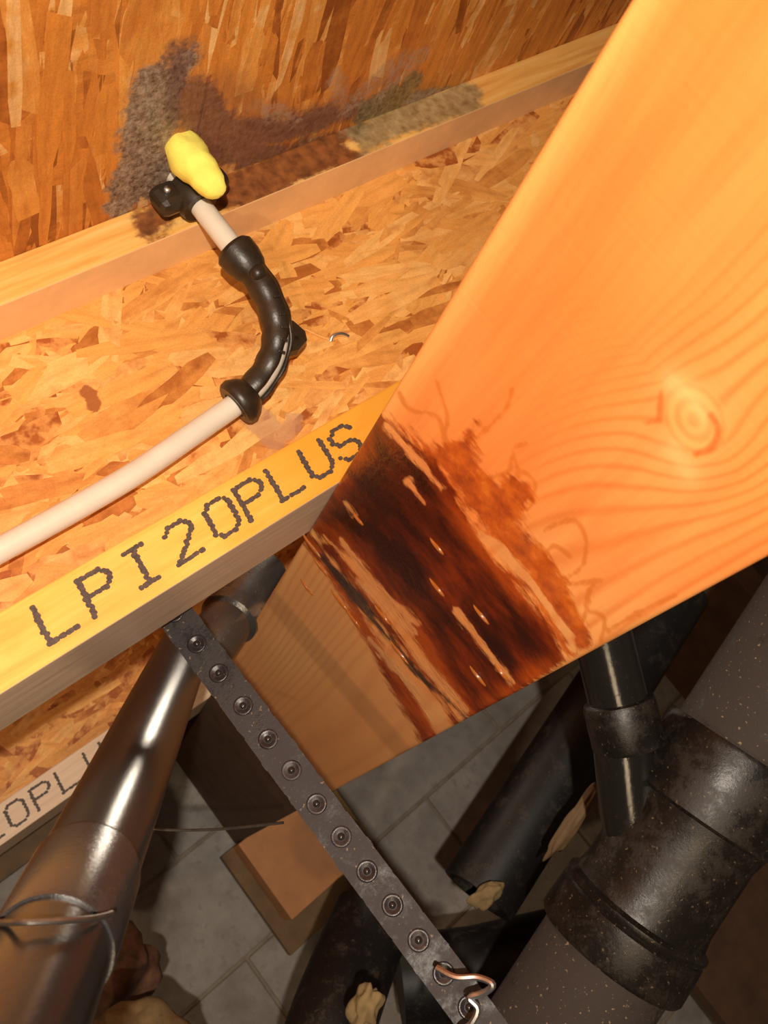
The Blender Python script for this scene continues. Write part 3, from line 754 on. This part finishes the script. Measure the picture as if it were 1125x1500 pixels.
# ------------------------------------------------------------------ shiny pipe at the left
A_, B_ = dep((165, 1190), .96), dep((255, 985), 1.50)
ax = (B_ - A_).normalized(); r15 = .0455 * U
lp = empty('drain_pipe', A_); tag(lp, 'shiny black plastic drain pipe running past the joists at the lower left', 'pipe')
far = B_ + ax * .09
tube('pipe_run', [A_ - ax * .30, A_ - ax * .1, A_, A_ + ax * .15, B_, far], r15, m_abs_shiny, lp, 48)
cpt = A_ - ax * .065
revolve('coupling', cpt - ax * .075, ax, [(0, r15 * 1.01), (0, r15 * 1.05), (.004, r15 * 1.08), (.066, r15 * 1.075), (.07, r15 * 1.05), (.072, r15 * 1.01)], m_abs_grey, lp, 48)
# far fitting, seen right of the strap's top
fa = dep((322, 925), 1.62); fx = dep((395, 825), 1.78) - fa; fx.normalize()
revolve('elbow_fitting', fa - fx * .03, fx, [(0, r15 * .9), (.005, r15 * 1.0), (.045, r15 * 1.02), (.048, r15 * 1.18), (.062, r15 * 1.2), (.066, r15 * 1.0), (.13, r15 * .98), (.135, r15 * .7)], m_abs_grey, lp, 36)

# ------------------------------------------------------------------ main drain with wye at the right
r4 = .1055 * U
MA, MB = W(.499, 1.459, -.575), W(.901, 1.211, -.416)
mx = (MB - MA).normalized(); mc = dep((978, 1264), 1.42)
dr = empty('drain_stack', mc); tag(dr, 'large dusty black drain pipe with a branch fitting at the lower right', 'pipe')
tube('pipe_lower', [mc - mx * .5, mc - mx * .2, mc - mx * .06], r4, m_abs_dust, dr, 56)
tube('pipe_upper', [mc + mx * .05, mc + mx * .3, mc + mx * .9], r4, m_abs_dust, dr, 56)
revolve('wye_body', mc - mx * .088, mx, [(0, r4 * 1.01), (0, r4 * 1.12), (.003, r4 * 1.15), (.034, r4 * 1.13), (.036, r4 * 1.09), (.040, r4 * 1.13), (.043, r4 * 1.13), (.046, r4 * 1.04), (.06, r4 * 1.0), (.12, r4 * 1.0), (.135, r4 * 1.05), (.138, r4 * 1.13), (.196, r4 * 1.15), (.200, r4 * 1.12), (.20, r4 * 1.01)], m_abs_mid, dr, 56)
bt, bb = W(.826, 1.215, -.192), W(.735, 1.300, -.40)
bx = (bb - bt).normalized(); rb = .0445 * U
tube('branch_neck', [dep((912, 1085), 1.42), dep((922, 1180), 1.42), dep((935, 1240), 1.42), dep((965, 1300), 1.45)], [rb * 1.02, rb * 1.04, rb * 1.1, rb * 1.3], m_abs_clean, dr, 40)
bp = dep((912, 1052), 1.42); bu = (dep((890, 960), 1.42) - bp).normalized()
revolve('branch_coupling', bp - bu * .024, bu, [(0, rb * .9), (0, rb * 1.2), (.003, rb * 1.25), (.036, rb * 1.25), (.039, rb * 1.2), (.04, rb)], m_abs_mid, dr, 40)
tube('branch_riser', [bp + bu * .005, bp + bu * .1, bp + bu * .22], rb * 1.02, m_abs_clean, dr, 40)

# ------------------------------------------------------------------ black pipes further back
def back_pipe(pts, r, label, bore=False):
    o = tube('waste_pipe', pts, r, m_abs_far, seg=36, bore=r * .86 if bore else None); tag(o, label, 'pipe', 'black waste pipes in front of the block wall'); return o
back_pipe([dep((700, 1312), 1.98), dep((795, 1165), 2.08), dep((895, 1010), 2.2), dep((990, 862), 2.32)], .085 * U, 'matt black pipe with an open end slanting up behind the beam', True)
back_pipe(spline([dep((545, 1345), 1.9), dep((515, 1420), 1.8), dep((480, 1520), 1.68), dep((455, 1640), 1.6)], 4), .082 * U, 'matt black pipe standing behind the lower half of the strap')
back_pipe([dep((585, 1440), 2.1), dep((700, 1425), 2.12), dep((840, 1392), 2.16), dep((1000, 1340), 2.2)], .10 * U, 'matt black pipe lying level behind the wire tie and the dusty drain')

tag(ubox('darkening_panel', (1.2, 2.45, -2.5), (2.4, 2.5, -.86), m_board), 'wide dark panel added to darken the lower right, behind the large dusty drain', 'board')  # added dark panel, covers the pale wall to darken this corner
def scrap(name, px_, z, s, label, mat, cat, amp=.45, seed=0, rot=0.0, group=None):
    o = blob(name, dep(px_, z), s, mat, None, 4, amp, 1.6, seed, M3 @ Matrix.Rotation(rot, 3, 'Z')); tag(o, label, cat, group); return o
scrap('insulation_scrap', (712, 1312), 1.86, (.022, .011, .010), 'tan insulation scrap below the open end of the slanting pipe', m_tan, 'insulation', seed=3, rot=.6)
scrap('insulation_scrap', (838, 1205), 1.75, (.045, .008, .008), 'long brownish insulation scrap left of the branch fitting', m_olive, 'insulation', .4, 9, .95)
scrap('insulation_scrap', (536, 1475), 1.45, (.012, .022, .010), 'small pale insulation scrap low between strap and black pipe', m_tan, 'insulation', .6, 5, -.2)
scrap('rubble_lump', (130, 1440), 2.0, (.075, .060, .05), 'brown lump of rubble at the foot of the wall right of the shiny pipe', m_rust, 'rubble', .6, 11, .5)
scrap('rubble_lump', (215, 1530), 1.8, (.050, .036, .04), 'paler brown lump of rubble at the bottom edge below the other lump', m_tan, 'rubble', .5, 15, -.4)
# shim beside the strap, dark plank behind the branch riser
sh = dep((508, 1190), 2.2)
bm = bmesh.new(); box_bm(bm, (-.006, -.032, -.004), (.006, .032, .004), .001)
bm.transform(Matrix.Translation(sh) @ (M3 @ Matrix.Rotation(.62, 3, 'Z')).to_4x4()); tag(from_bm('wood_shim', bm, m_tan), 'narrow pale wood shim right of the strap below the beam', 'shim')
tag(ubox('support_board', (1.75, 1.9, -2.5), (1.82, 2.42, .22), m_board), 'dark brown wood board standing behind the branch riser', 'board')
# thin wires
tag(tube('tie_wire', spline([dep((190, 1210), 1.36), dep((250, 1216), 1.36), dep((330, 1214), 1.34), dep((415, 1205), 1.30)], 6), .0011, m_wire, seg=8), 'thin grey wire stretched from the shiny pipe to the strap', 'wire')
def on_pipe(p, rad):                          # first point of the sight line on a cylinder round the shiny pipe
    d = (dep(p, 1) - EYE).normalized(); w0 = EYE - A_
    dp, wp = d - ax * d.dot(ax), w0 - ax * w0.dot(ax)
    a, b, c_ = dp.dot(dp), 2 * dp.dot(wp), wp.dot(wp) - rad * rad; q = b * b - 4 * a * c_
    tt = (-b - math.sqrt(q)) / (2 * a) if q > 0 else -b / (2 * a)
    return EYE + d * tt
tag(tube('tie_wire', spline([on_pipe(p, r15 * 1.08 + .0022) for p in [(-60, 1352), (-20, 1352), (20, 1351), (60, 1350), (100, 1348), (130, 1346), (152, 1342), (164, 1338)]], 5), .0013, m_wire, seg=8), 'thin dark wire wrapped across the shiny pipe near the bottom left', 'wire')
